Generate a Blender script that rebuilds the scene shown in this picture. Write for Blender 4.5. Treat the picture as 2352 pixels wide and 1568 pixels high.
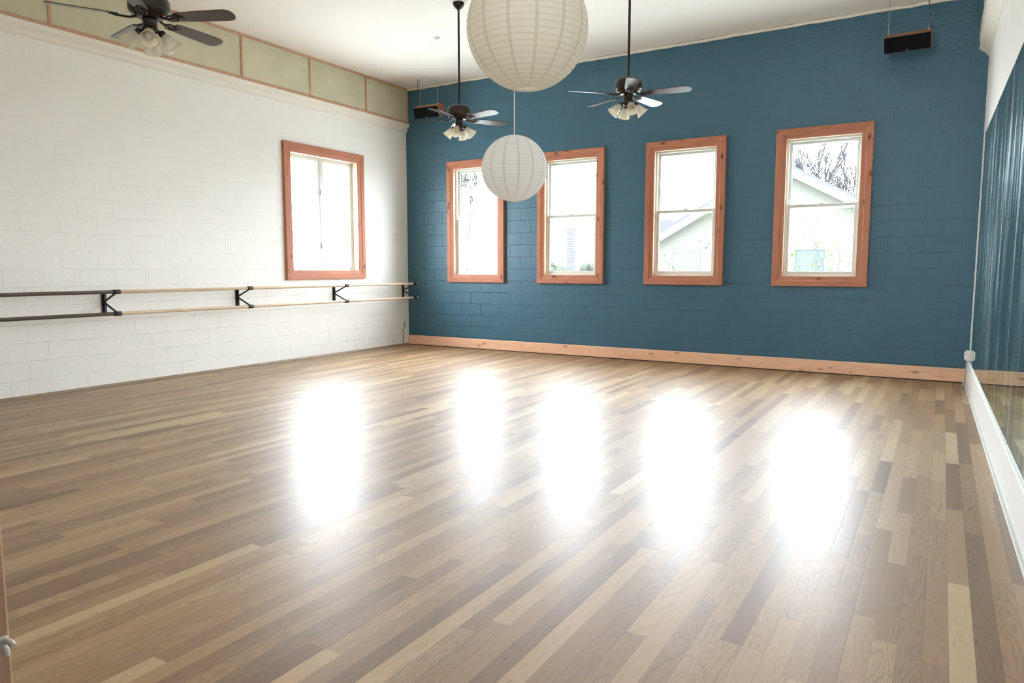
import bpy, math, random
from mathutils import Vector, Matrix
random.seed(7)
for o in list(bpy.data.objects): bpy.data.objects.remove(o)
S = bpy.context.scene
COL = S.collection
PI = math.pi

# ------------------------------------------------------------------ camera
cam_data = bpy.data.cameras.new('camera')
cam = bpy.data.objects.new('camera', cam_data); COL.objects.link(cam)
cam_data.sensor_fit = 'HORIZONTAL'; cam_data.sensor_width = 36.0
cam_data.lens = 1621.8134 / 2352 * 36.0
cam_data.clip_start = 0.05; cam_data.clip_end = 500
cam.location = (8.538, -10.3293, 1.4105)
cam.rotation_euler = (PI / 2 - 0.1022, 0, 0.5453)
S.camera = cam

# ------------------------------------------------------------------ light and exposure
SKY = 33.5
W = bpy.data.worlds.new('overcast_sky'); S.world = W; W.use_nodes = True
wn = W.node_tree.nodes; wn.clear()
bg = wn.new('ShaderNodeBackground'); wo = wn.new('ShaderNodeOutputWorld')
bg.inputs['Color'].default_value = (0.89, 0.955, 1.03, 1); bg.inputs['Strength'].default_value = SKY
W.node_tree.links.new(bg.outputs[0], wo.inputs[0])
S.view_settings.view_transform = 'Standard'; S.view_settings.look = 'None'
S.view_settings.gamma = 1; S.view_settings.exposure = 0.37
S.view_settings.use_curve_mapping = False
cy = S.cycles
cy.max_bounces = 14; cy.diffuse_bounces = 8; cy.glossy_bounces = 6; cy.transmission_bounces = 8; cy.transparent_max_bounces = 16
cy.sample_clamp_indirect = 12; cy.caustics_reflective = True; cy.caustics_refractive = False
cy.use_denoising = True
try: cy.denoiser = 'OPENIMAGEDENOISE'
except Exception: pass

def portal(x, y, z, w, h, rot):
    l = bpy.data.lights.new('window_portal', 'AREA'); l.shape = 'RECTANGLE'; l.size = w; l.size_y = h
    l.cycles.is_portal = True
    o = bpy.data.objects.new('window_portal', l); COL.objects.link(o); o.location = (x, y, z); o.rotation_euler = rot
    return o
RW, H = 8.8746, 4.66              # far width of the room, ceiling height
RK = 0.015                        # the mirror wall opens slightly towards the doorway
BACK = -10.03                     # inner face of the wall with the doorway
WIN_Z0, WIN_Z1 = 1.295, 3.165
BLUE_WINS = [1.535, 3.372, 5.240, 7.105]    # centres along the blue wall
LEFT_WIN = -2.035
ADDED_WINS = [(6.68, 7.95)]   # unseen high window, added behind the camera for fill light
for xc in BLUE_WINS: portal(xc, 0.24, 2.23, .95, 1.87, (-PI/2, 0, 0))
portal(-0.24, LEFT_WIN, 2.28, 1.8, 1.45, (0, -PI/2, 0))
for a, b in ADDED_WINS: portal((a + b) / 2, BACK - .25, 3.3, b - a, 2.1, (PI/2, 0, 0))

# ------------------------------------------------------------------ node helpers
class NT:
    def __init__(s, name):
        s.m = bpy.data.materials.new(name); s.m.use_nodes = True; s.t = s.m.node_tree; s.t.nodes.clear()
        s.out = s.t.nodes.new('ShaderNodeOutputMaterial')
    def n(s, typ, ins=None, **at):
        nd = s.t.nodes.new(typ)
        for k, v in at.items(): setattr(nd, k, v)
        for k, v in (ins or {}).items(): s.set(nd.inputs[k], v)
        return nd
    def set(s, sock, v):
        if hasattr(v, 'is_linked') or isinstance(v, bpy.types.NodeSocket): s.t.links.new(v, sock)
        elif isinstance(v, bpy.types.Node): s.t.links.new(v.outputs[0], sock)
        else:
            if isinstance(v, (tuple, list)) and len(v) == 3 and sock.type == 'RGBA': v = (*v, 1)
            sock.default_value = v
    def math(s, op, a, b=0.0, c=0.0, clamp=False):
        return s.n('ShaderNodeMath', {0: a, 1: b, 2: c}, operation=op, use_clamp=clamp).outputs[0]
    def mixc(s, f, a, b, mode='MIX'):
        nd = s.n('ShaderNodeMix', data_type='RGBA', blend_type=mode)
        s.set(nd.inputs[0], f); s.set(nd.inputs[6], a); s.set(nd.inputs[7], b); return nd.outputs[2]
    def ramp(s, f, stops, interp='LINEAR'):
        nd = s.n('ShaderNodeValToRGB', {0: f}); cr = nd.color_ramp; cr.interpolation = interp
        while len(cr.elements) < len(stops): cr.elements.new(0.5)
        for e, (p, c) in zip(cr.elements, stops):
            e.position = p; e.color = (*c, 1) if len(c) == 3 else c
        return nd.outputs[0]
    def coords(s, kind='Object'): return s.n('ShaderNodeTexCoord').outputs[kind]
    def xyz(s, v):
        nd = s.n('ShaderNodeSeparateXYZ', {0: v}); return nd.outputs
    def comb(s, x, y, z): return s.n('ShaderNodeCombineXYZ', {0: x, 1: y, 2: z}).outputs[0]
    def noise(s, v, scale, detail=2.0, rough=.5, dist=0.0):
        return s.n('ShaderNodeTexNoise', {'Vector': v, 'Scale': scale, 'Detail': detail, 'Roughness': rough, 'Distortion': dist}).outputs[0]
    def maprange(s, v, a, b, c=0.0, d=1.0):
        return s.n('ShaderNodeMapRange', {0: v, 1: a, 2: b, 3: c, 4: d}).outputs[0]
    def bump(s, h, dist=.01, strength=1.0, normal=None):
        i = {'Height': h, 'Distance': dist, 'Strength': strength}
        if normal is not None: i['Normal'] = normal
        return s.n('ShaderNodeBump', i).outputs[0]
    def pbr(s, color, rough=.5, metal=0.0, normal=None, spec=.5, **kw):
        i = {'Base Color': color, 'Roughness': rough, 'Metallic': metal, 'Specular IOR Level': spec}
        if normal is not None: i['Normal'] = normal
        i.update(kw)
        p = s.n('ShaderNodeBsdfPrincipled', i)
        s.t.links.new(p.outputs[0], s.out.inputs[0]); return s.m

def plain(name, col, rough=.5, metal=0.0, spec=.5, var=.06, scale=8.0):
    t = NT(name); c = t.coords(); f = t.noise(c, scale, 3)
    lo = tuple(max(0, v * (1 - var)) for v in col); hi = tuple(min(1, v * (1 + var)) for v in col)
    return t.pbr(t.mixc(f, lo, hi), rough, metal, spec=spec, normal=t.bump(t.noise(c, scale * 12, 2), .0006, .3))

def block_wall(name, axis, col, lo_col, rough, spec, joint=.5):
    """painted concrete block: running bond 406 x 203 mm, joints partly filled with paint"""
    t = NT(name); c = t.coords(); X = t.xyz(c); u = X[axis]; z = X[2]
    wob = t.math('MULTIPLY', t.math('SUBTRACT', t.noise(c, 5, 3), .5), .012)
    v = t.comb(t.math('ADD', u, wob), t.math('ADD', z, t.math('ADD', wob, .012)), 0.0)
    br = t.n('ShaderNodeTexBrick', {'Vector': v, 'Scale': 1.0, 'Mortar Size': .006, 'Mortar Smooth': .35, 'Bias': 0.0,
             'Brick Width': .406, 'Row Height': .203, 'Color1': (0, 0, 0, 1), 'Color2': (1, 1, 1, 1)}, offset=.5, offset_frequency=2)
    fac = br.outputs['Fac']; rnd = t.n('ShaderNodeSeparateColor', {0: br.outputs['Color']}).outputs[0]
    fill = t.maprange(t.noise(c, 2.3, 4, .65), .40, .56, 0.10, 1.0)
    height_mask = t.math('MULTIPLY', t.maprange(z, 1.0, 3.2, 1.0, .16), t.maprange(X[0] if axis == 0 else t.noise(c, .45, 1), *((3.2, 6.6, 1.0, .22) if axis == 0 else (.38, .60, .45, 1.0))))
    j = t.math('MULTIPLY', t.math('MULTIPLY', fac, fill), height_mask)
    pits = t.maprange(t.noise(c, 55, 2, .5), .66, .78, 0.0, 1.0)
    patch = t.maprange(t.noise(c, .8, 2), .45, .65)
    pits = t.math('MULTIPLY', pits, patch)
    peel = t.noise(c, 30, 4, .6)
    blk = t.math('MULTIPLY', rnd, .12)
    h = t.math('SUBTRACT', t.math('ADD', t.math('MULTIPLY', peel, .30), blk), t.math('ADD', t.math('MULTIPLY', j, 1.9 if axis == 0 else 1.0), t.math('MULTIPLY', pits, .3)))
    nrm = t.bump(h, .018 if axis == 0 else .009, joint)
    mott = t.noise(c, 2.2, 4, .6)
    base = t.mixc(mott, lo_col, col)
    base = t.mixc(t.math('MULTIPLY', j, .30), base, tuple(k * .55 for k in col))
    r = t.maprange(t.noise(c, 6, 3), .3, .7, rough - .05, rough + .07)
    return t.pbr(base, r, spec=spec, normal=nrm)

def wood(name, axis, cols, rough=.45, knots=.5, grain=1.0, scale=1.0, spec=.4, obj_rand=True):
    """grain runs along local axis (0 x, 1 y, 2 z)"""
    t = NT(name); c = t.coords(); X = t.xyz(c)
    rnd = t.n('ShaderNodeObjectInfo').outputs['Random']
    off = t.math('MULTIPLY', rnd, 37.0)
    s = [9.0 * scale] * 3; s[axis] = 0.9 * scale
    v = t.comb(t.math('ADD', t.math('MULTIPLY', X[0], s[0]), off), t.math('MULTIPLY', X[1], s[1]), t.math('ADD', t.math('MULTIPLY', X[2], s[2]), off))
    f = t.noise(v, 1.0, 2, .5, .4)
    rings = t.math('SINE', t.math('MULTIPLY', f, 55.0))
    rings = t.maprange(rings, -1, 1)
    s2 = [160.0] * 3; s2[axis] = 4.0
    v2 = t.comb(t.math('MULTIPLY', X[0], s2[0]), t.math('MULTIPLY', X[1], s2[1]), t.math('MULTIPLY', X[2], s2[2]))
    fine = t.noise(v2, 1.0, 2)
    base = t.ramp(t.noise(v, .6, 2), [(.3, cols[0]), (.7, cols[1])])
    base = t.mixc(t.math('MULTIPLY', rings, .30 * grain), base, cols[2])
    base = t.mixc(t.math('MULTIPLY', fine, .20 * grain), base, cols[2])
    if knots:
        s3 = [7.0] * 3; s3[axis] = 3.2
        v3 = t.comb(t.math('ADD', t.math('MULTIPLY', X[0], s3[0]), off), t.math('MULTIPLY', X[1], s3[1]), t.math('ADD', t.math('MULTIPLY', X[2], s3[2]), off))
        vo = t.n('ShaderNodeTexVoronoi', {'Vector': v3, 'Scale': 1.0, 'Randomness': 1.0})
        k = t.maprange(vo.outputs['Distance'], .06, .20, 1.0, 0.0)
        base = t.mixc(t.math('MULTIPLY', k, knots), base, tuple(q * .18 for q in cols[2]))
    return t.pbr(base, rough, spec=spec, normal=t.bump(fine, .0008, .5))

def floor_material():
    t = NT('oak_strip_floor'); c = t.coords(); X = t.xyz(c)
    bw = .083
    xs = t.math('DIVIDE', X[0], bw); xi = t.math('FLOOR', xs); fx = t.math('FRACT', xs)
    w1 = t.n('ShaderNodeTexWhiteNoise', {'W': xi}, noise_dimensions='1D').outputs[0]
    w2 = t.n('ShaderNodeTexWhiteNoise', {'W': t.math('ADD', xi, 71.3)}, noise_dimensions='1D').outputs[0]
    ln = t.math('ADD', t.math('MULTIPLY', w1, 1.1), .75)
    ys = t.math('ADD', t.math('DIVIDE', X[1], ln), t.math('MULTIPLY', w2, 13.0)); yi = t.math('FLOOR', ys); fy = t.math('FRACT', ys)
    wn = t.n('ShaderNodeTexWhiteNoise', {'Vector': t.comb(xi, yi, 3.0)}, noise_dimensions='2D')
    r = wn.outputs['Value']; rc = t.n('ShaderNodeSeparateColor', {0: wn.outputs['Color']}).outputs
    base = t.ramp(r, [(0.0, (.13, .066, .030)), (.10, (.20, .112, .052)), (.38, (.285, .170, .080)), (.70, (.350, .222, .110)), (.92, (.42, .285, .150)), (1.0, (.50, .37, .21))])
    base = t.mixc(t.math('MULTIPLY', rc[1], .35), base, (.275, .148, .070))
    # cathedral figure: contours of a stretched noise field
    off = t.math('MULTIPLY', rc[0], 60.0)
    v = t.comb(t.math('ADD', t.math('MULTIPLY', X[0], 9.0), off), t.math('MULTIPLY', X[1], 1.25), off)
    f = t.noise(v, 1.0, 2.5, .5, .25)
    rings = t.maprange(t.math('SINE', t.math('MULTIPLY', f, 95.0)), .1, 1.0)
    amt = t.math('MULTIPLY', t.maprange(rc[2], .15, .8), .62)
    base = t.mixc(t.math('MULTIPLY', rings, t.math('ADD', amt, .08)), base, t.mixc(.5, base, (.07, .042, .028)))
    v2 = t.comb(t.math('MULTIPLY', X[0], 330.0), t.math('MULTIPLY', X[1], 9.0), off)
    fine = t.noise(v2, 1.0, 2)
    base = t.mixc(t.math('MULTIPLY', t.maprange(fine, .45, .75), .22), base, (.12, .078, .05))
    v3 = t.comb(t.math('ADD', t.math('MULTIPLY', X[0], 7.0), off), t.math('MULTIPLY', X[1], 2.2), off)
    vo = t.n('ShaderNodeTexVoronoi', {'Vector': v3, 'Scale': 1.0})
    base = t.mixc(t.math('MULTIPLY', t.maprange(vo.outputs['Distance'], .02, .07, 1.0, 0.0), .35), base, (.07, .045, .032))
    base = t.mixc(t.maprange(t.noise(v, .5, 3), .35, .75, 0.0, .3), base, (.26, .165, .105))
    # joints
    ex = t.math('MULTIPLY', t.math('MINIMUM', fx, t.math('SUBTRACT', 1.0, fx)), bw)
    ey = t.math('MULTIPLY', t.math('MINIMUM', fy, t.math('SUBTRACT', 1.0, fy)), ln)
    e = t.math('MINIMUM', ex, ey)
    gap = t.maprange(e, .0003, .0012, 1.0, 0.0)
    base = t.mixc(t.math('MULTIPLY', gap, .55), base, (.05, .033, .022))
    edge = t.maprange(e, 0.0, .004, 0.0, 1.0)
    h = t.math('ADD', t.math('MULTIPLY', edge, .12), t.math('ADD', t.math('MULTIPLY', t.noise(c, 9, 2), .9), t.math('MULTIPLY', fine, .06)))
    tilt = t.math('MULTIPLY', t.math('SUBTRACT', rc[1], .5), t.math('MULTIPLY', fx, .6))
    nrm = t.bump(t.math('ADD', h, tilt), .0011, .9)
    rough = t.math('ADD', t.maprange(t.noise(c, 1.3, 4, .6), .3, .7, .27, .33), t.math('MULTIPLY', r, .05))
    return t.pbr(base, .48, spec=.30, normal=nrm, **{'Coat Weight': .30, 'Coat Roughness': rough, 'Coat IOR': 1.5, 'Coat Normal': nrm})

def thin_ior(t, ior):
    bf = t.n('ShaderNodeNewGeometry').outputs['Backfacing']      # same reflectance on both faces of a thin pane
    return t.maprange(bf, 0, 1, ior, 1 / ior)
def glass_material():
    t = NT('window_glass')
    fr = t.n('ShaderNodeFresnel', {'IOR': thin_ior(t, 1.5)})
    a = t.n('ShaderNodeBsdfTransparent', {0: (.97, .985, .98)}); b = t.n('ShaderNodeBsdfGlossy', {'Color': (1, 1, 1), 'Roughness': .01})
    mx = t.n('ShaderNodeMixShader', {0: fr.outputs[0], 1: a.outputs[0], 2: b.outputs[0]})
    t.t.links.new(mx.outputs[0], t.out.inputs[0]); return t.m

def thin(name, col, trans=.45, clear=0.0, seams=0, gloss=.0, rings=0):
    """paper or frosted glass: diffuse + translucent (+ a little see-through)"""
    t = NT(name); c = t.coords(); X = t.xyz(c); base = t.mixc(t.noise(c, 14, 3), tuple(k * .97 for k in col), col)
    tcol = base
    if seams:
        ang = t.math('ARCTAN2', X[1], X[0]); s = t.math('FRACT', t.math('MULTIPLY', ang, seams / (2 * PI)))
        d = t.math('MINIMUM', s, t.math('SUBTRACT', 1.0, s))
        k = t.maprange(d, .055, .080, .5, 0.0)
        base = t.mixc(k, base, tuple(q * .84 for q in col)); tcol = t.mixc(k, tcol, tuple(q * .55 for q in col))
        pol = t.math('ARCCOSINE', t.math('DIVIDE', X[2], t.n('ShaderNodeVectorMath', {0: c}, operation='LENGTH').outputs['Value']))
        pf = t.math('FRACT', t.math('MULTIPLY', t.math('SUBTRACT', pol, .1708), 30 / (PI - .3416))); pd = t.math('MINIMUM', pf, t.math('SUBTRACT', 1.0, pf))
        kr = t.maprange(pd, .03, .14, .40, 0.0)
        base = t.mixc(kr, base, tuple(q * .86 for q in col)); tcol = t.mixc(kr, tcol, tuple(q * .5 for q in col))
        wr = t.noise(t.comb(t.math('MULTIPLY', ang, 9.0), t.math('MULTIPLY', X[2], 3.0), 0.0), 3.0, 3)
        nrm = t.bump(wr, .006, .5)
    else: nrm = t.bump(t.noise(c, 40, 2), .001, .2)
    d_ = t.n('ShaderNodeBsdfDiffuse', {0: base, 'Normal': nrm}); tr = t.n('ShaderNodeBsdfTranslucent', {0: tcol})
    m1 = t.n('ShaderNodeMixShader', {0: trans, 1: d_.outputs[0], 2: tr.outputs[0]})
    last = m1
    if clear:
        tp = t.n('ShaderNodeBsdfTransparent', {0: (.9, .9, .85)})
        last = t.n('ShaderNodeMixShader', {0: clear, 1: last.outputs[0], 2: tp.outputs[0]})
    if gloss:
        g = t.n('ShaderNodeBsdfGlossy', {'Color': (1, 1, 1), 'Roughness': .12}); fr = t.n('ShaderNodeFresnel', {'IOR': thin_ior(t, 1.45)})
        last = t.n('ShaderNodeMixShader', {0: fr.outputs[0], 1: last.outputs[0], 2: g.outputs[0]})
    t.t.links.new(last.outputs[0], t.out.inputs[0]); return t.m

def mirror_material():
    t = NT('old_mirror'); c = t.coords(); X = t.xyz(c)
    st = t.noise(t.comb(0.0, t.math('MULTIPLY', X[1], 7.0), t.math('MULTIPLY', X[2], .55)), 1.0, 4, .65)
    smear = t.maprange(st, .48, .72)
    g = t.n('ShaderNodeBsdfGlossy', {'Color': (.78, .90, .86), 'Roughness': 0.015})
    g2 = t.n('ShaderNodeBsdfGlossy', {'Color': (.80, .92, .90), 'Roughness': 0.30})
    mx = t.n('ShaderNodeMixShader', {0: t.math('MULTIPLY', smear, .40), 1: g.outputs[0], 2: g2.outputs[0]})
    t.t.links.new(mx.outputs[0], t.out.inputs[0]); return t.m

M = {}
M['floor'] = floor_material()
M['blue'] = block_wall('blue_painted_block', 0, (.043, .129, .192), (.034, .111, .172), .40, .5, 1.0)
M['white_block'] = block_wall('white_painted_block', 1, (.87, .865, .84), (.84, .83, .80), .5, .35, .55)
M['cream'] = plain('cream_painted_plaster', (.80, .765, .69), .6, var=.04, scale=3)
M['ceiling'] = plain('ceiling_paint', (.90, .885, .855), .7, spec=.2, var=.02, scale=1.5)
M['white'] = plain('white_gloss_paint', (.86, .86, .84), .35, var=.02)
M['vinyl'] = plain('white_vinyl', (.56, .58, .54), .35, var=.02)
M['glass'] = glass_material()
RED = ((.44, .175, .105), (.53, .235, .145), (.27, .09, .05))
for a, k in enumerate('xyz'): M['pine_' + k] = wood('reddish_pine_' + k, a, RED, .55, .85, spec=.25)
M['base_pine'] = wood('baseboard_pine', 0, ((.86, .50, .32), (.92, .59, .40), (.64, .32, .19)), .45, .6)
M['pale_pine'] = wood('pale_casing_pine', 2, ((.46, .29, .19), (.54, .35, .24), (.34, .19, .12)), .5, .4)
M['batten_y'] = wood('batten_wood_y', 1, ((.50, .30, .19), (.58, .36, .23), (.36, .19, .11)), .5, 0)
M['batten_z'] = wood('batten_wood_z', 2, ((.50, .28, .17), (.58, .34, .21), (.36, .18, .10)), .5, 0)
M['shoe_y'] = wood('shoe_moulding', 1, ((.26, .19, .125), (.34, .25, .17), (.16, .11, .07)), .45, 0)
M['rail_light'] = wood('pale_rail_wood', 1, ((.60, .45, .31), (.68, .53, .38), (.45, .31, .2)), .35, 0)
M['rail_dark'] = wood('dark_rail_wood', 1, ((.085, .060, .040), (.11, .078, .052), (.05, .035, .024)), .35, 0)
M['black_metal'] = plain('black_steel', (.022, .021, .023), .4, .2)
M['bronze'] = plain('dark_bronze', (.030, .022, .019), .32, .5, var=.2)
M['blade'] = wood('dark_blade_wood', 0, ((.055, .042, .038), (.070, .054, .048), (.035, .026, .024)), .30, 0, .6, spec=.6)
M['shade'] = thin('frosted_glass', (.90, .86, .76), .55, .14, gloss=1)
M['bulb'] = thin('bulb_glass', (.85, .84, .8), .5, 0, gloss=1)
M['paper'] = thin('white_lantern_paper', (.96, .96, .95), .62, 0, seams=14)
M['paper_warm'] = thin('ivory_lantern_paper', (.92, .89, .81), .56, 0, seams=14)
M['wire'] = plain('thin_wire', (.45, .44, .40), .4, .6)
M['ring'] = plain('pale_lantern_wire', (.66, .64, .58), .5)
M['cord'] = plain('white_cord', (.78, .76, .70), .6)
M['grille'] = plain('black_speaker_cloth', (.006, .006, .007), .9, spec=.1)
M['cabinet'] = wood('speaker_cabinet_wood', 0, ((.26, .105, .055), (.33, .14, .075), (.15, .06, .03)), .4, 0)
M['chrome'] = plain('satin_metal', (.6, .6, .6), .3, 1.0)
M['mirror'] = mirror_material()
M['grey_strip'] = plain('worn_grey_strip', (.50, .51, .47), .5, var=.15, scale=5)
M['metal_grey'] = plain('grey_conduit', (.42, .42, .38), .45, .3)
M['plastic'] = plain('white_plastic', (.80, .78, .75), .4)

def panel_mat():
    t = NT('burlap_panel'); c = t.coords(); X = t.xyz(c)
    a = t.noise(t.comb(X[0], t.math('MULTIPLY', X[1], 300.0), t.math('MULTIPLY', X[2], 30.0)), 1.0, 2)
    b = t.noise(t.comb(X[0], t.math('MULTIPLY', X[1], 30.0), t.math('MULTIPLY', X[2], 300.0)), 1.0, 2)
    w = t.math('ADD', t.math('MULTIPLY', a, .5), t.math('MULTIPLY', b, .5))
    base = t.mixc(t.maprange(t.noise(c, 2.5, 4), .3, .7), (.50, .47, .345), (.60, .57, .43))
    base = t.mixc(t.maprange(w, .4, .6, 0.0, .35), base, (.54, .49, .34))
    return t.pbr(base, .85, spec=.1, normal=t.bump(w, .002, .5))
M['panel'] = panel_mat()

# ------------------------------------------------------------------ mesh builder
class MB:
    def __init__(s): s.v = []; s.f = []; s.sm = []
    def add(s, vs, fs, smooth=False):
        k = len(s.v); s.v += [tuple(v) for v in vs]; s.f += [tuple(i + k for i in f) for f in fs]; s.sm += [smooth] * len(fs); return s
    def box(s, x0, x1, y0, y1, z0, z1, mat=None):
        vs = [Vector((x, y, z)) for x in (x0, x1) for y in (y0, y1) for z in (z0, z1)]
        if mat is not None: vs = [mat @ v for v in vs]
        return s.add(vs, [(0, 1, 3, 2), (4, 6, 7, 5), (0, 4, 5, 1), (2, 3, 7, 6), (0, 2, 6, 4), (1, 5, 7, 3)])
    def rbox(s, x0, x1, y0, y1, z0, z1, b=.004, mat=None):
        """box with chamfered edges"""
        cx, cy_, cz = (x0+x1)/2, (y0+y1)/2, (z0+z1)/2; hx, hy, hz = (x1-x0)/2, (y1-y0)/2, (z1-z0)/2
        b = min(b, hx*.9, hy*.9, hz*.9); vs = []; idx = {}
        for sx in (-1, 1):
            for sy in (-1, 1):
                for sz in (-1, 1):
                    for ax in range(3):
                        h = [hx - b, hy - b, hz - b]; h[ax] += b
                        idx[(sx, sy, sz, ax)] = len(vs); vs.append(Vector((cx + sx*h[0], cy_ + sy*h[1], cz + sz*h[2])))
        if mat is not None: vs = [mat @ v for v in vs]
        fs = []
        for ax in range(3):
            o = [i for i in range(3) if i != ax]
            for sg in (-1, 1):
                q = []
                for a, c in ((-1, -1), (1, -1), (1, 1), (-1, 1)):
                    k = [0, 0, 0]; k[ax] = sg; k[o[0]] = a; k[o[1]] = c; q.append(idx[(*k, ax)])
                fs.append(q)
        for ax in range(3):
            o = [i for i in range(3) if i != ax]
            for a in (-1, 1):
                for c in (-1, 1):
                    k0 = [0]*3; k1 = [0]*3; k0[ax] = -1; k1[ax] = 1; k0[o[0]] = k1[o[0]] = a; k0[o[1]] = k1[o[1]] = c
                    fs.append([idx[(*k0, o[0])], idx[(*k1, o[0])], idx[(*k1, o[1])], idx[(*k0, o[1])]])
        for sx in (-1, 1):
            for sy in (-1, 1):
                for sz in (-1, 1): fs.append([idx[(sx, sy, sz, a)] for a in range(3)])
        return s.add(vs, fs)
    def tube(s, pts, r, n=8, cap=True):
        pts = [Vector(p) for p in pts]; rs = r if isinstance(r, (list, tuple)) else [r] * len(pts); vs = []; up = None
        for i, p in enumerate(pts):
            d = (pts[min(i+1, len(pts)-1)] - pts[max(i-1, 0)]).normalized()
            if up is None: up = Vector((0, 0, 1)) if abs(d.z) < .9 else Vector((1, 0, 0))
            a = d.cross(up).normalized(); b = a.cross(d).normalized(); up = b
            for k in range(n): t = 2*PI*k/n; vs.append(p + (a*math.cos(t) + b*math.sin(t)) * rs[i])
        fs = [(i*n+k, i*n+(k+1) % n, (i+1)*n+(k+1) % n, (i+1)*n+k) for i in range(len(pts)-1) for k in range(n)]
        s.add(vs, fs, True)
        if cap: s.add(vs[:n], [tuple(range(n))[::-1]]); s.add(vs[-n:], [tuple(range(n))])
        return s
    def lathe(s, prof, n=32, mat=None, smooth=True):
        vs = [Vector((r*math.cos(2*PI*k/n), r*math.sin(2*PI*k/n), z)) for r, z in prof for k in range(n)]
        if mat is not None: vs = [mat @ v for v in vs]
        return s.add(vs, [(i*n+k, i*n+(k+1) % n, (i+1)*n+(k+1) % n, (i+1)*n+k) for i in range(len(prof)-1) for k in range(n)], smooth)
    def prism(s, poly, f0, f1):
        """poly: 2-D points; f0, f1 map a 2-D point to 3-D on either end"""
        n = len(poly); vs = [f0(*p) for p in poly] + [f1(*p) for p in poly]
        return s.add(vs, [tuple(range(n))[::-1], tuple(range(n, 2*n))] + [(i, (i+1) % n, n+(i+1) % n, n+i) for i in range(n)])
    def build(s, name, mat, parent=None, loc=None, rot=None, fix=True):
        me = bpy.data.meshes.new(name); me.from_pydata(s.v, [], s.f); me.materials.append(mat)
        me.polygons.foreach_set('use_smooth', s.sm); me.update()
        if fix:
            import bmesh
            b = bmesh.new(); b.from_mesh(me); bmesh.ops.recalc_face_normals(b, faces=b.faces); b.to_mesh(me); b.free()
        o = bpy.data.objects.new(name, me); COL.objects.link(o)
        if parent: o.parent = parent
        if loc: o.location = loc
        if rot: o.rotation_euler = rot
        return o

def tag(o, label=None, cat=None, group=None, kind=None):
    if label: o['label'] = label
    if cat: o['category'] = cat
    if group: o['group'] = group
    if kind: o['kind'] = kind
    return o
def empty(name, loc, rz=0.0):
    o = bpy.data.objects.new(name, None); COL.objects.link(o); o.location = loc; o.rotation_euler = (0, 0, rz); o.empty_display_size = .1
    return o
def copy_tree(o, parent=None):
    c = o.copy(); COL.objects.link(c); c.parent = parent
    for ch in [x for x in list(bpy.data.objects) if x.parent == o]: copy_tree(ch, c)
    return c
def struct(o, label=None, cat='structure'):
    o['kind'] = 'structure'
    if label: o['label'] = label; o['category'] = cat
    return o
def rwx(y): return RW - RK * y      # x of the mirror wall at y

# ------------------------------------------------------------------ room shell
def holed_wall(u0, u1, z0, z1, holes, mk):
    us = sorted({u0, u1, *[h[0] for h in holes], *[h[1] for h in holes]}); zs = sorted({z0, z1, *[h[2] for h in holes], *[h[3] for h in holes]})
    for a, b in zip(us, us[1:]):
        for c, d in zip(zs, zs[1:]):
            if any(h[0] - 1e-6 <= a and b <= h[1] + 1e-6 and h[2] - 1e-6 <= c and d <= h[3] + 1e-6 for h in holes): continue
            mk(a, b, c, d)

m = MB(); m.box(-.3, 9.6, -12.6, .3, -.15, 0); struct(m.build('floor', M['floor']), 'oak strip floor with blurred window glare', 'floor')
m = MB(); m.box(-.3, 9.6, -12.6, .3, H, H + .15); struct(m.build('ceiling', M['ceiling']), 'white painted ceiling', 'ceiling')

m = MB()
hw = .475
holes = [(x - hw, x + hw, WIN_Z0, WIN_Z1) for x in BLUE_WINS]
holed_wall(-.3, 9.3, 0, H, holes, lambda a, b, c, d: m.box(a, b, 0, .2, c, d))
struct(m.build('wall_back', M['blue']), 'blue painted block wall with four windows', 'wall')

m = MB(); lw = .725
holed_wall(-12.5, 0, 0, 3.88, [(LEFT_WIN - lw, LEFT_WIN + lw, 1.37, 3.19)], lambda a, b, c, d: m.box(-.2, 0, a, b, c, d))
struct(m.build('wall_left', M['white_block']), 'white painted block wall with the ballet barre', 'wall')
# sloped plaster ledge, then the set-forward upper wall behind the panels
m = MB(); led = [(-.2, 3.88), (0, 3.88), (.025, 3.90), (.035, 3.95), (.072, 3.985), (.078, 4.035), (.04, 4.04), (-.2, 4.04)]
m.prism(led, lambda x, z: (x, -12.5, z), lambda x, z: (x, -.001, z)); struct(m.build('trim_1', M['cream']), 'cream plaster ledge under the fabric panels', 'trim')
m = MB(); m.box(-.2, .035, -12.5, 0, 4.04, H); struct(m.build('wall_left_upper', M['cream']), 'upper band of the left wall', 'wall')

# mirror wall (slightly out of square)
def sk(x, y, z): return Vector((x - RK * y, y, z))
m = MB()
vs = [sk(RW, .2, 0), sk(RW, -12.5, 0), sk(RW + .2, -12.5, 0), sk(RW + .2, .2, 0)]
m.add(vs + [v + Vector((0, 0, 3.93)) for v in vs], [(0, 1, 2, 3), (4, 7, 6, 5), (0, 4, 5, 1), (1, 5, 6, 2), (2, 6, 7, 3), (3, 7, 4, 0)])
struct(m.build('wall_right', M['white_block']), 'white wall carrying the mirrors', 'wall')
m = MB(); rl = [(RW + .2, 3.93), (RW - .005, 3.92), (RW - .03, 3.95), (RW - .055, 3.975), (RW - .085, 3.995), (RW - .105, 4.02), (RW - .095, 4.07), (RW - .108, 4.16), (RW - .10, 4.35), (RW - .085, 4.40), (RW - .085, H), (RW + .2, H)]
m.prism(rl, lambda x, z: sk(x, .0, z), lambda x, z: sk(x, -12.5, z)); struct(m.build('trim_2', M['cream']), 'rough plaster ledge above the mirrors', 'trim')

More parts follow.
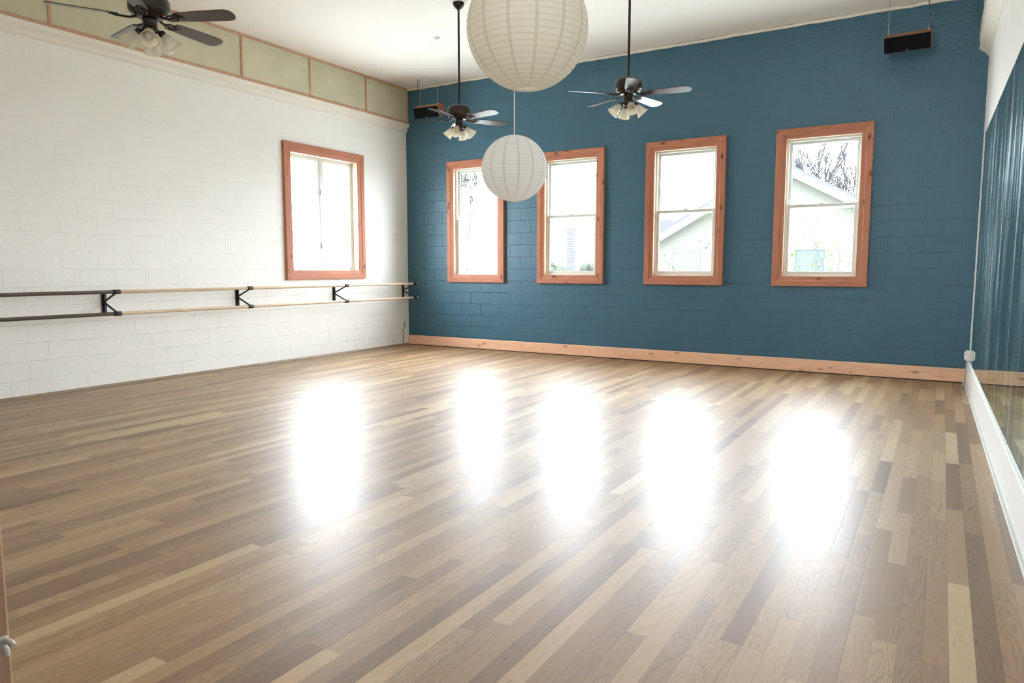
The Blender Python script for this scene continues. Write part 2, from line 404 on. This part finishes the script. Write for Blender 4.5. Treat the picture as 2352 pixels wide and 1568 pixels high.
# wall behind the camera, with doorway and the opening of the added fill window
m = MB(); holes = [(a, b, 2.25, 4.35) for a, b in ADDED_WINS] + [(7.752, 8.80, 0, 2.15)]
holed_wall(-.3, 9.3, 0, H, holes, lambda a, b, c, d: m.box(a, b, BACK - .2, BACK, c, d))
struct(m.build('wall_front', M['cream']), 'wall with the doorway behind the camera', 'wall')
# small lobby behind the doorway
m = MB(); m.box(7.2, 7.3, -12.4, BACK - .2, 0, H); m.box(7.2, 9.5, -12.5, -12.4, 0, H)
struct(m.build('wall_lobby', M['cream']), 'plain wall of the lobby behind the doorway', 'wall')

# bead where the ceiling meets the blue wall
m = MB(); x = 0.0; pts = []
while x < 8.8: pts.append((x, -.012 - .006 * random.random(), H - .018 - .012 * random.random())); x += .12
m.tube(pts, .022, 6); struct(m.build('trim_3', M['cream']), 'rough cream paint bead along the top of the blue wall', 'trim')

# baseboards
m = MB(); prof = [(0, .014), (-.026, .014), (-.028, .17), (-.018, .18), (0, .18)]
m.prism(prof, lambda y, z: (0.0, y, z), lambda y, z: (RW, y, z)); struct(m.build('baseboard_back', M['base_pine']), 'pale pine baseboard under the blue wall', 'baseboard')
m = MB(); m.box(0, RW, -.012, 0, 0, .014); struct(m.build('trim_4', M['black_metal']), 'black strip painted as the shade under the pine baseboard', 'trim')  # solid black strip stands in for the shade in the gap below the board
m = MB(); prof = [(0, 0), (.026, 0), (.026, .008), (.018, .020), (.008, .027), (0, .03)]
m.prism(prof, lambda x, z: (x, -10.0, z), lambda x, z: (x, -.03, z)); struct(m.build('baseboard_left', M['shoe_y']), 'thin brown shoe moulding along the white wall', 'baseboard')
m = MB(); prof = [(0, .012), (-.022, .012), (-.022, .285), (-.016, .297), (0, .30)]
m.prism(prof, lambda x, z: sk(RW + x, -.05, z), lambda x, z: sk(RW + x, -10.0, z)); struct(m.build('baseboard_right', M['white']), 'tall white baseboard under the mirrors', 'baseboard')
m = MB(); prof = [(-.018, 0), (-.042, 0), (-.042, .006), (-.036, .013), (-.018, .016)]
m.prism(prof, lambda x, z: sk(RW + x, -.05, z), lambda x, z: sk(RW + x, -10.0, z)); struct(m.build('trim_5', M['grey_strip']), 'grey floor strip beside the mirror baseboard', 'trim')

# door casing at the left edge of the picture
m = MB(); m.rbox(7.61, 7.75, BACK - .001, BACK + .02, 0, 2.2, .003); m.rbox(7.735, 7.752, BACK - .2, BACK - .001, 0, 2.15, .002)
struct(m.build('trim_6', M['pale_pine']), 'pine casing at the left side of the doorway', 'trim')

# ------------------------------------------------------------------ windows
def mitred(root, hw0, z0, z1, w, mats, t0=.045, t1=.030):
    """four mitred casing boards; local x across, y outward (room is -y)"""
    s_ = [(0, 0), (0, t0), (.05*w, t0+.003), (.52*w, t0+.001), (.60*w, t0-.008), (.93*w, t1), (w, t1-.003), (w, 0)]
    cs = [((-hw0, z0), (hw0, z0), (0, 1)), ((hw0, z0), (hw0, z1), (-1, 0)), ((hw0, z1), (-hw0, z1), (0, -1)), ((-hw0, z1), (-hw0, z0), (1, 0))]
    for i, (a, b, n_) in enumerate(cs):
        m = MB(); dx = (b[0]-a[0]); dz = (b[1]-a[1]); L = math.hypot(dx, dz); dx /= L; dz /= L
        f0 = lambda s, t: (a[0] + n_[0]*s + dx*s, -t, a[1] + n_[1]*s + dz*s)
        f1 = lambda s, t: (b[0] + n_[0]*s - dx*s, -t, b[1] + n_[1]*s - dz*s)
        m.prism(s_, f0, f1); m.build('casing_board', mats['pine_x'] if i in (0, 2) else mats['pine_z'], root)

def frame_rect(m, x0, x1, z0, z1, w, y0, y1, wb=None, b=.003):
    wb = wb or w
    m.rbox(x0, x0+w, y0, y1, z0, z1, b); m.rbox(x1-w, x1, y0, y1, z0, z1, b)
    m.rbox(x0+w, x1-w, y0, y1, z1-w, z1, b); m.rbox(x0+w, x1-w, y0, y1, z0, z0+wb, b)

def blue_window(i, xc):
    r = empty('window_%d' % i, (xc, 0, WIN_Z0)); struct(r, ['window with rough pine casing nearest the white wall', 'pine-cased window second from the white wall, behind the small lantern', 'pine-cased window third from the white wall, house gable outside', 'pine-cased window nearest the mirrors, gable and bare tree outside'][i-1], 'window')
    hh = WIN_Z1 - WIN_Z0
    mitred(r, .595, -.118, hh + .125, .135, M)
    m = MB()                                                    # wood lining of the opening
    m.box(-hw, -hw+.012, -.02, .045, 0, hh); m.box(hw-.012, hw, -.02, .045, 0, hh); m.box(-hw, hw, -.02, .045, hh-.012, hh); m.box(-hw, hw, -.02, .045, 0, .012)
    m.build('jamb_lining', M['rail_light'], r)
    m = MB(); frame_rect(m, -hw+.012, hw-.012, .012, hh-.012, .028, .04, .15); m.build('window_frame', M['vinyl'], r)
    zm = 2.255 - WIN_Z0
    for k, (y0, y1, z0, z1, wb) in enumerate([(.052, .080, .03, zm+.03, .055), (.092, .120, zm-.03, hh-.035, .04)]):
        m = MB(); x0 = -hw+.034
        frame_rect(m, x0, -x0, z0, z1, .042, y0, y1, wb)
        s = m.build('sash', M['vinyl'], r)
        s['label'] = 'lower sash' if k == 0 else 'upper sash'
        g = MB(); g.box(x0+.04, -x0-.04, (y0+y1)/2-.002, (y0+y1)/2+.002, z0+wb-.003, z1-.040); g.build('glass_pane', M['glass'], s)
        if k == 0:
            l = MB(); l.rbox(-.035, .035, y0-.004, y0+.02, z1, z1+.010, .004); l.lathe([(.0, .022), (.012, .022), (.016, .016), (.016, .008), (0, .008)], 12, Matrix.Translation((0, y0+.008, z1)))
            l.build('sash_lock', M['plastic'], s)
for i, xc in enumerate(BLUE_WINS): blue_window(i + 1, xc)

r = empty('window_5', (0, LEFT_WIN, 1.37), PI/2); struct(r, 'two-leaf casement window in the white wall', 'window')
hh = 3.19 - 1.37
mitred(r, .858, -.122, hh + .132, .14, M)
m = MB(); m.box(-lw, -lw+.015, -.02, .14, 0, hh); m.box(lw-.015, lw, -.02, .14, 0, hh); m.box(-lw, lw, -.02, .14, hh-.015, hh); m.box(-lw, lw, -.02, .14, 0, .015)
m.build('jamb_lining', M['rail_light'], r)
m = MB(); frame_rect(m, -lw+.015, lw-.015, .015, hh-.015, .022, .09, .18); m.rbox(-.03, .03, .095, .17, .03, hh-.03); m.build('window_frame', M['vinyl'], r)
for sx in (-1, 1):
    m = MB(); a, b = (.028, lw-.035) if sx > 0 else (-lw+.035, -.028)
    frame_rect(m, a, b, .035, hh-.035, .035, .10, .135); s = m.build('sash', M['vinyl'], r)
    g = MB(); g.box(a+.033, b-.033, .116, .120, .068, hh-.068); g.build('glass_pane', M['glass'], s)
for z in (.42, 1.27):
    m = MB(); m.rbox(-.02, .02, .082, .096, z-.045, z+.045, .004); m.tube([(0, .085, z), (.004, .06, z+.01), (.012, .055, z-.05)], .007, 8); m.build('casement_latch', M['metal_grey'], r)
for x in (-.42, .42):
    m = MB(); m.rbox(x-.05, x+.05, .07, .10, .016, .034, .004); m.tube([(x, .075, .034), (x+.02, .06, .045), (x+.07, .058, .03)], .006, 8); m.build('casement_crank', M['metal_grey'], r)

# added fill window behind the camera, brightens the blue wall and lanterns
for i, (a, b) in enumerate(ADDED_WINS):
    r = empty('window_%d' % (6 + i), ((a+b)/2, BACK, 2.25), PI); struct(r, 'added high window behind the camera, lets in fill light', 'window')
    m = MB(); w = (b-a)/2
    frame_rect(m, -w, w, 0, 2.1, .06, .05, .12); m.rbox(-.02, .02, .05, .12, .06, 2.04); m.build('window_frame', M['vinyl'], r)

# ------------------------------------------------------------------ fabric panels and battens on the upper left wall
PAN = [.0, -1.10, -2.345, -3.59, -4.83, -6.085, -7.33, -8.57]
where = ['nearest the blue wall', 'second from the blue wall', 'third from the blue wall', 'fourth from the blue wall', 'fifth from the blue wall, behind the large near fan', 'sixth from the blue wall, cut by the left edge', 'beyond the left edge of the view']
for k in range(6):
    a, b = PAN[k+1], PAN[k]
    m = MB(); m.rbox(.035, .052, a + .001, b - .001 - (.02 if k == 0 else 0), 4.055, H - .005, .002)
    tag(m.build('wall_panel', M['panel']), 'khaki woven wall panel under the ceiling, ' + where[k], 'wall panel', 'woven panels along the top of the white wall')
m = MB(); m.rbox(.036, .085, -10, -.002, 4.034, 4.056, .004); m.rbox(.05, .066, -10, -.002, 4.056, 4.078, .003); struct(m.build('trim_7', M['batten_y']), 'lower wooden rail of the wall panels', 'trim')
m = MB(); m.rbox(.05, .068, -10, -.002, H - .035, H - .001, .003); struct(m.build('trim_8', M['batten_y']), 'upper wooden rail of the wall panels', 'trim')
for k, y in enumerate(PAN[:6]):
    yy = y if k else -.018
    m = MB(); m.rbox(.050, .066, yy - .016, yy + .016, 4.078, H - .035, .003); struct(m.build('trim_%d' % (9 + k), M['batten_z']), 'vertical wooden batten between wall panels', 'trim')

# ------------------------------------------------------------------ mirrors
ME = [-.50, -1.72, -2.93, -4.20, -5.47, -6.74, -8.0]
mw = ['narrow far mirror panel nearest the blue wall', 'second mirror panel from the blue wall', 'third mirror panel from the blue wall', 'fourth mirror panel from the blue wall', 'mirror panel cut by the right edge of the picture', 'near mirror panel beside the doorway']
for k in range(5):
    a, b = ME[k+1] + .002, ME[k] - .002
    m = MB(); vs = [sk(RW - .007, a, .302), sk(RW - .007, b, .302), sk(RW - .007, b, 2.955), sk(RW - .007, a, 2.955)]
    o_ = Vector((.006, 0, 0)); m.add(vs + [v + o_ for v in vs], [(0, 1, 2, 3), (4, 7, 6, 5), (0, 4, 5, 1), (1, 5, 6, 2), (2, 6, 7, 3), (3, 7, 4, 0)])
    tag(m.build('wall_mirror', M['mirror']), mw[k], 'mirror', 'mirror panels on the right wall')

# ------------------------------------------------------------------ ballet barre
r = empty('ballet_barre', (0, -3.0, 0)); tag(r, 'double ballet barre on black K-shaped brackets along the white wall', 'ballet barre')
BX = .28
for z in (1.145, .890):
    m = MB(); m.tube([(BX, -2.66, z), (BX, 2.93, z)], .020, 12); o = m.build('rail', M['rail_light'], r); o['label'] = 'pale wood rail'
    m = MB(); m.tube([(BX, -6.9, z), (BX, -2.66, z)], .0215, 12); o = m.build('rail', M['rail_dark'], r); o['label'] = 'dark brown wood rail'
first = None
for y in (-5.65, -3.775, -1.905, -.16):
    if first is None:
        b = MB(); b.rbox(0, .012, -.030, .030, .885, 1.135, .003); b.rbox(.012, .030, -.007, .007, .90, 1.12, .002)
        br_ = first = b.build('bracket', M['black_metal'], r); br_.location = (0, y + 3.0, 0)
        for z0, z1 in ((1.03, 1.127), (1.005, .908)):
            m = MB(); m.tube([(.012, 0, z0), (.03, 0, z0), (BX - .02, 0, z1)], .0125, 8); m.build('strut', M['black_metal'], first)
        for z in (1.145, .890):
            m = MB(); m.tube([(BX, -.045, z), (BX, -.04, z), (BX, .04, z), (BX, .045, z)], [.024, .027, .027, .024], 14); m.build('rail_clamp', M['black_metal'], first)
    else:
        c = copy_tree(first, r); c.location = (0, y + 3.0, 0)

# ------------------------------------------------------------------ outlets
r = empty('wall_outlet', (0, -.185, 0)); tag(r, 'small surface outlet box with a conduit near the left corner', 'outlet')
m = MB(); m.rbox(0, .045, -.035, .035, .31, .44, .004); m.build('outlet_box', M['plastic'], r)
m = MB(); m.rbox(.045, .050, -.028, .028, .325, .425, .002); m.rbox(.050, .056, -.014, .014, .385, .41, .002); m.rbox(.050, .056, -.014, .014, .34, .365, .002); m.build('cover_plate', M['metal_grey'], r)
m = MB(); m.tube([(.018, 0, .31), (.018, 0, .02)], .010, 10); m.build('conduit', M['metal_grey'], r)
r = empty('wall_outlet', (rwx(-.24), -.24, 0)); tag(r, 'white outlet box beside the far end of the mirrors', 'outlet')
m = MB(); m.rbox(-.05, 0, -.06, .06, .315, .43, .004); m.build('outlet_box', M['plastic'], r)
m = MB(); m.rbox(-.062, -.05, -.035, .035, .33, .415, .004); m.build('cover_plate', M['plastic'], r)
m = MB(); m.tube([(-.03, .0, .315), (-.035, 0, .22), (-.05, -.01, .10), (-.06, -.02, .0)], [.006, .006, .007, .008], 8); m.build('cable', M['metal_grey'], r)

# hook on the door casing
r = empty('door_hook', (7.750, BACK + .01, 1.035)); tag(r, 'small white two-pronged hook on the pine door casing', 'hook')
m = MB(); m.rbox(-.001, .003, -.005, .007, -.010, .009, .001); m.build('hook_plate', M['plastic'], r)
m = MB(); m.tube([(.002, .002, .003), (.009, .003, .006), (.015, .004, .005), (.019, .004, .003)], [.0035, .003, .003, .0033], 8); m.tube([(.002, .002, -.001), (.006, .003, -.006), (.007, .003, -.010)], [.0033, .003, .0028], 8); m.build('prong', M['plastic'], r)

# ceiling disc
r = MB(); r.lathe([(0, H - .03), (.015, H - .03), (.02, H - .018), (.045, H - .010), (.048, H), (0, H)], 24)
o = r.build('sprinkler_cap', M['plastic']); o.data.transform(Matrix.Translation((0, 0, -H))); o.location = (2.266, -2.028, H)
tag(o, 'small round sprinkler cap on the ceiling', 'sprinkler')

# ------------------------------------------------------------------ ceiling fans
BZ = 3.27 - H          # blade height below the ceiling mount
def blade_mesh():
    pts = []; L0, L1 = .205, .665
    out = [(L0, -.045), (L0+.03, -.054), (L0+.15, -.062), (L1-.10, -.069), (L1-.055, -.068), (L1-.022, -.056), (L1-.006, -.036), (L1, -.012),
           (L1, .012), (L1-.006, .036), (L1-.022, .056), (L1-.055, .068), (L1-.10, .069), (L0+.15, .062), (L0+.03, .054), (L0, .045)]
    m = MB(); m.prism(out, lambda x, y: (x, y, -.004), lambda x, y: (x, y, .004)); return m
def make_fan():
    r = empty('ceiling_fan', (0, 0, H))
    m = MB(); m.lathe([(0, -.085), (.018, -.085), (.024, -.075), (.045, -.06), (.063, -.035), (.070, -.012), (.070, 0), (0, 0)], 28); m.build('canopy', M['bronze'], r)
    m = MB(); m.tube([(0, 0, -.08), (0, 0, BZ + .17)], .0135, 12); m.lathe([(.0135, BZ+.20), (.022, BZ+.195), (.026, BZ+.17), (.03, BZ+.158)], 16); m.build('downrod', M['bronze'], r)
    m = MB(); m.lathe([(0, .163), (.05, .163), (.10, .158), (.130, .146), (.143, .125), (.146, .085), (.146, .055), (.138, .035), (.120, .022), (.10, .018), (.095, .005), (.07, -.004), (0, -.004)], 40, Matrix.Translation((0, 0, BZ))); m.build('motor_housing', M['bronze'], r)
    m = MB(); m.lathe([(0, .0), (.052, .0), (.054, -.02), (.050, -.028), (.050, -.072), (.056, -.078), (.056, -.098), (.045, -.112), (.02, -.120), (.012, -.135), (0, -.138)], 28, Matrix.Translation((0, 0, BZ)))
    lk = m.build('light_kit', M['bronze'], r)
    for k in range(5):
        a = 2*PI*k/5
        b = blade_mesh().build('blade', M['blade'], r); b.location = (0, 0, BZ)
        b.rotation_euler = Matrix.Rotation(a, 4, 'Z').to_3x3().to_4x4().to_euler()
        b.matrix_local = Matrix.Translation((0, 0, BZ)) @ Matrix.Rotation(a, 4, 'Z') @ Matrix.Rotation(math.radians(-12), 4, 'X')
        m = MB()                                              # scrolled iron under the blade root
        m.tube([(.085, 0, .006), (.13, 0, -.010), (.175, 0, -.011), (.24, 0, -.009)], [.010, .009, .008, .005], 8)
        for s_ in (-1, 1):
            loop = [(.13 + .055*(1-math.cos(t)) , s_*(.034*math.sin(t)), -.010) for t in [PI*q/10 for q in range(11)]]
            m.tube(loop, .0055, 6)
            cur = [(.20 + .018*math.cos(t), s_*(.024 + .016*math.sin(t)), -.009) for t in [2*PI*q/12 for q in range(13)]]
            m.tube(cur, .0045, 6)
        m.rbox(.20, .27, -.016, .016, -.010, -.004, .002)
        m.build('blade_iron', M['bronze'], b)
    for k in range(4):
        a = 2*PI*k/4 + .5
        R_ = Matrix.Translation((0, 0, BZ - .085)) @ Matrix.Rotation(a, 4, 'Z')
        m = MB(); m.tube([R_ @ Vector(p) for p in [(.03, 0, 0), (.058, 0, -.003), (.078, 0, -.018)]], [.011, .010, .012], 8)
        T = R_ @ Matrix.Translation((.074, 0, -.014)) @ Matrix.Rotation(math.radians(-43), 4, 'Y')
        m.lathe([(0, .012), (.020, .010), (.026, .0), (.026, -.030), (.022, -.034), (0, -.034)], 18, T)
        m.build('lamp_arm', M['bronze'], lk)
        m = MB(); pr = [(.024, -.018), (.028, -.030), (.035, -.045), (.042, -.063), (.048, -.085), (.052, -.105), (.058, -.123), (.067, -.136)]
        m.lathe(pr + [(q[0]-.0025, q[1]) for q in pr[::-1]], 28, T); sh = m.build('glass_shade', M['shade'], lk)
        m = MB(); m.lathe([(0, -.108), (.012, -.106), (.022, -.098), (.027, -.086), (.025, -.070), (.015, -.050), (.012, -.034)], 16, T); m.build('bulb', M['bulb'], lk)
    return r
fans = [(5.56, -3.02, .146, 'ceiling fan on a long rod in front of the blue wall, right of the lanterns'),
        (3.28, -2.93, -.221, 'ceiling fan left of the small lantern, near the far left corner'),
        (3.38, -7.04, .430, 'large near ceiling fan at the top left of the picture')]
proto = None
for x, y, th, lab in fans:
    r = proto = make_fan() if proto is None else proto
    if proto is not None and (x, y) != fans[0][:2]: r = copy_tree(proto)
    r.location = (x, y, H); r.rotation_euler = (0, 0, th); tag(r, lab, 'ceiling fan', 'dark bronze ceiling fans')

# ------------------------------------------------------------------ paper lanterns
def make_lantern(R, paper, name='paper_lantern'):
    r = empty(name, (0, 0, 0)); n = 30; prof = []; th0 = math.asin(.17)
    for i in range(n * 4 + 1):
        t = th0 + (PI - 2*th0) * i / (n*4); sc = 1 - .0085 * abs(math.sin(PI * i / 4)) ** .7
        prof.append((R*sc*math.sin(t), R*.985*sc*math.cos(t)))
    m = MB(); m.lathe(prof, 64); m.build('paper_shade', M[paper], r, fix=False)
    m = MB()                                               # bent wire rings that hold the paper out
    for i in range(0, n + 1):
        t = th0 + (PI - 2*th0) * i / n; q = R * .9945
        m.tube([(q*math.sin(t)*math.cos(a), q*math.sin(t)*math.sin(a), q*.985*math.cos(t)) for a in [2*PI*k/48 for k in range(49)]], .0011, 4, False)
    m.build('wire_rings', M['ring'], r)
    m = MB(); zt = R*.985*math.cos(th0)
    m.tube([(R*.17*math.cos(a), R*.17*math.sin(a), zt) for a in [2*PI*k/24 for k in range(25)]], .003, 6, False)
    m.tube([(-R*.17, 0, zt), (0, 0, zt + .012), (R*.17, 0, zt)], .002, 6); m.build('top_frame', M['wire'], r)
    return r, zt
for loc, R, lab in (((5.19, -4.77, 2.31), .298, 'small round white paper lantern hanging in front of the blue-wall windows'),
                    ((6.23, -6.34, 2.912), .382, 'large round white paper lantern cut by the top edge')):
    r, zt = make_lantern(R, 'paper' if R < .35 else 'paper_warm'); r.location = loc; tag(r, lab, 'paper lantern', 'round white paper lanterns')
    m = MB(); m.tube([(0, 0, zt + .01), (0, 0, H - loc[2] - .02)], .0055, 8); m.build('cord', M['cord'], r)
    m = MB(); m.lathe([(0, -.03), (.02, -.03), (.045, -.012), (.05, 0), (0, 0)], 20, Matrix.Translation((0, 0, H - loc[2]))); m.build('ceiling_mount', M['plastic'], r)

# ------------------------------------------------------------------ hanging speakers
def make_speaker():
    r = empty('hanging_speaker', (0, 0, 0))
    T = Matrix.Rotation(math.radians(20), 4, 'X')
    hexp = [(-.115, -.085), (-.115, .095), (.03, .112), (.125, .06), (.125, -.04), (.03, -.105)]   # (y, z) side profile
    m = MB(); m.prism(hexp, lambda y, z: T @ Vector((-.245, y, z)), lambda y, z: T @ Vector((.245, y, z))); m.build('cabinet', M['cabinet'], r)
    m = MB(); m.rbox(-.242, .242, -.135, -.115, -.088, .088, .006, T); g = m.build('grille', M['grille'], r)
    m = MB(); m.prism([(-.012, -.006), (.012, -.006), (0, .006)], lambda x, z: T @ Vector((x, -.138, z - .072)), lambda x, z: T @ Vector((x, -.135, z - .072))); m.build('badge', M['chrome'], g)
    return r
LZ = 4.115
for loc, rz, lab, wires, cab in (((.83, -.36, LZ), math.radians(4), 'wood-sided black speaker hanging in the far left corner', [(-.17, .47), (.19, .47)], -.20),
                    ((8.04, -.36, LZ), math.radians(-1.5), 'black speaker hanging at the top right in front of the blue wall', [(-.21, .47), (.215, .47)], .21)):
    r = make_speaker(); r.location = loc; r.rotation_euler = (0, 0, rz); tag(r, lab, 'speaker', 'hanging speakers')
    zt = H - LZ
    for x, _ in wires:
        m = MB(); m.tube([(x, -.045, .095), (x, -.045, zt)], .0035, 6); m.lathe([(.003, .115), (.009, .11), (.009, .09), (0, .088)], 10, Matrix.Translation((x, -.045, 0))); m.build('hanging_wire', M['wire'], r)
    x = cab; m = MB(); m.tube([(x, -.05, zt), (x - .012, -.05, zt - .12), (x + .012, -.05, zt - .24), (x - .004, -.05, .19), (x + .03, -.03, .125), (x + .075, .0, .115)], .005, 6); m.build('speaker_cable', M['black_metal'], r)

# ------------------------------------------------------------------ outside
GZ = -.6
M['ground'] = plain('pale_ground', (.50, .50, .47), .9, spec=.1, var=.1, scale=.6)
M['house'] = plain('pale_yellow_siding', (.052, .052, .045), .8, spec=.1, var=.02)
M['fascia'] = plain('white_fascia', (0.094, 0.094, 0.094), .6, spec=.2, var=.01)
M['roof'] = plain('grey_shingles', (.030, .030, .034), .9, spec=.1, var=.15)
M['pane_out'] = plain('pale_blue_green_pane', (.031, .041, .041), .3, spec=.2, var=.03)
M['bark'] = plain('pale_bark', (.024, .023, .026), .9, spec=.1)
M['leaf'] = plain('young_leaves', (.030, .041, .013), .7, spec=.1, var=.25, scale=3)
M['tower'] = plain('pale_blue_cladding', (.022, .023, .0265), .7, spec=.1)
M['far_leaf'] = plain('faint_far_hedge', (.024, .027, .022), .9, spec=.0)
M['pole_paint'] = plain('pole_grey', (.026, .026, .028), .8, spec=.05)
m = MB(); m.box(-90, 60, .25, 140, GZ - .1, GZ); m.box(-90, -.25, -40, .25, GZ - .1, GZ); struct(m.build('ground', M['ground']), 'pale ground outside the windows', 'ground')

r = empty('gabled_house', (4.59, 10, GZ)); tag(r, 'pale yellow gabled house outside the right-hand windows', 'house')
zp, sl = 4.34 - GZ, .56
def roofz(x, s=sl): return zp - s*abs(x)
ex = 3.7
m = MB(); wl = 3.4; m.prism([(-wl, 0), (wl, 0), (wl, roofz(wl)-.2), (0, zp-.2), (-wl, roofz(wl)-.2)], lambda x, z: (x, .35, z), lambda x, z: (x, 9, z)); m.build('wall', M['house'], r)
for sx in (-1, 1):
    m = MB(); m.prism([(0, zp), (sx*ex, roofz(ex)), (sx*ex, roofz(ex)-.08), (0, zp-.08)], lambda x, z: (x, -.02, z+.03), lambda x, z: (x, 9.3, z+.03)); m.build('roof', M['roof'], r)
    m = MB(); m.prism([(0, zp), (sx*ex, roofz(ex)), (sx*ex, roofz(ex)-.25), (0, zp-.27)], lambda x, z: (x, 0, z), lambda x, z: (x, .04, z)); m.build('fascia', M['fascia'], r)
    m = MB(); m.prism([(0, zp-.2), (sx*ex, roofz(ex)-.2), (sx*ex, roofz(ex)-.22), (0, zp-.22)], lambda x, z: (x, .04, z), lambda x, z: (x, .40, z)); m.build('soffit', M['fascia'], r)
for x0 in (-2.97, .47):
    f = MB(); w, z0, z1 = .76, .95, 2.53; frame_rect(f, x0-.05, x0+w+.05, z0-.05, z1+.05, .05, .30, .36); fo = f.build('window', M['fascia'], r)
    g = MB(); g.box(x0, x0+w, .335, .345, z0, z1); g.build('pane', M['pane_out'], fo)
    g = MB()
    for q in (1, 2): g.box(x0+w*q/3-.01, x0+w*q/3+.01, .32, .335, z0, z1)
    for q in (1, 2, 3): g.box(x0, x0+w, .32, .335, z0+(z1-z0)*q/4-.01, z0+(z1-z0)*q/4+.01)
    g.build('window_bars', M['fascia'], fo)

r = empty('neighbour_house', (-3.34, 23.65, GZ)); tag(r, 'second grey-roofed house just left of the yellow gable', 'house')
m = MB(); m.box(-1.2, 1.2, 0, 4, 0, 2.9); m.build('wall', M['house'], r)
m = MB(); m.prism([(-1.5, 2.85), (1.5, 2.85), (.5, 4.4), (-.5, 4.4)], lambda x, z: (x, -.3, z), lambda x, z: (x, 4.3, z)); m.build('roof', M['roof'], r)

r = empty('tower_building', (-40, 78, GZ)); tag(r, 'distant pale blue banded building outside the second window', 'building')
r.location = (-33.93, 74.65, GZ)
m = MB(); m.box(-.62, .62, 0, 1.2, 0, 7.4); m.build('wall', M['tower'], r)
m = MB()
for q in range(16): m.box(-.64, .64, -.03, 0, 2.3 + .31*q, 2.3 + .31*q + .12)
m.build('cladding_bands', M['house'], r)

def tree(name, loc, height, spread, depth, seed, leaves, lab, cat, r0=.05, leafr=(.3, 1.0), lean=(0, 0), lsz=.05, group=None, kids=3, taper=.55):
    rr = random.Random(seed); r = empty(name, loc); tag(r, lab, cat, group); b = MB(); L = MB(); tips = []
    def grow(p, d, ln, rad, lvl):
        pts = [p]; q = p.copy(); dd = d.copy()
        for _ in range(3):
            dd = (dd + Vector((rr.uniform(-.18, .18), rr.uniform(-.18, .18), rr.uniform(-.02, .12)))).normalized(); q = q + dd*ln/3; pts.append(q.copy())
        b.tube(pts, [rad, rad*.85, rad*.7, rad*.55], 5 if lvl < 3 else 4, False)
        tips.extend(pts[1:] if lvl >= depth - 2 else [])
        if lvl < depth:
            for k in range(kids if lvl else kids + 1):
                a = rr.uniform(0, 2*PI); sp = rr.uniform(.35, 1.0)*spread
                nd = (dd + Vector((math.cos(a)*sp, math.sin(a)*sp, rr.uniform(0, .35)))).normalized()
                grow(pts[rr.choice((1, 2, 3))] if k else q, nd, ln*rr.uniform(.58, .8), rad*taper, lvl+1)
    grow(Vector((0, 0, 0)), Vector((lean[0], lean[1], 1)).normalized(), height*.42, r0, 0)
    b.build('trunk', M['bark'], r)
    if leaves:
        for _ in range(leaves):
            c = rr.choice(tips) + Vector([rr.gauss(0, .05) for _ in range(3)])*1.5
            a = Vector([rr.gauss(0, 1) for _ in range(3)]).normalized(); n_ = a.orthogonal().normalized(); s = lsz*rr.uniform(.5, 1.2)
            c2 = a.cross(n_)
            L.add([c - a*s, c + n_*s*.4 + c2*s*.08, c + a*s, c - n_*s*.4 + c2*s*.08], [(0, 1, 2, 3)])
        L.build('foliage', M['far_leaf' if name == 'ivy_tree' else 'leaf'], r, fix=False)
    return r
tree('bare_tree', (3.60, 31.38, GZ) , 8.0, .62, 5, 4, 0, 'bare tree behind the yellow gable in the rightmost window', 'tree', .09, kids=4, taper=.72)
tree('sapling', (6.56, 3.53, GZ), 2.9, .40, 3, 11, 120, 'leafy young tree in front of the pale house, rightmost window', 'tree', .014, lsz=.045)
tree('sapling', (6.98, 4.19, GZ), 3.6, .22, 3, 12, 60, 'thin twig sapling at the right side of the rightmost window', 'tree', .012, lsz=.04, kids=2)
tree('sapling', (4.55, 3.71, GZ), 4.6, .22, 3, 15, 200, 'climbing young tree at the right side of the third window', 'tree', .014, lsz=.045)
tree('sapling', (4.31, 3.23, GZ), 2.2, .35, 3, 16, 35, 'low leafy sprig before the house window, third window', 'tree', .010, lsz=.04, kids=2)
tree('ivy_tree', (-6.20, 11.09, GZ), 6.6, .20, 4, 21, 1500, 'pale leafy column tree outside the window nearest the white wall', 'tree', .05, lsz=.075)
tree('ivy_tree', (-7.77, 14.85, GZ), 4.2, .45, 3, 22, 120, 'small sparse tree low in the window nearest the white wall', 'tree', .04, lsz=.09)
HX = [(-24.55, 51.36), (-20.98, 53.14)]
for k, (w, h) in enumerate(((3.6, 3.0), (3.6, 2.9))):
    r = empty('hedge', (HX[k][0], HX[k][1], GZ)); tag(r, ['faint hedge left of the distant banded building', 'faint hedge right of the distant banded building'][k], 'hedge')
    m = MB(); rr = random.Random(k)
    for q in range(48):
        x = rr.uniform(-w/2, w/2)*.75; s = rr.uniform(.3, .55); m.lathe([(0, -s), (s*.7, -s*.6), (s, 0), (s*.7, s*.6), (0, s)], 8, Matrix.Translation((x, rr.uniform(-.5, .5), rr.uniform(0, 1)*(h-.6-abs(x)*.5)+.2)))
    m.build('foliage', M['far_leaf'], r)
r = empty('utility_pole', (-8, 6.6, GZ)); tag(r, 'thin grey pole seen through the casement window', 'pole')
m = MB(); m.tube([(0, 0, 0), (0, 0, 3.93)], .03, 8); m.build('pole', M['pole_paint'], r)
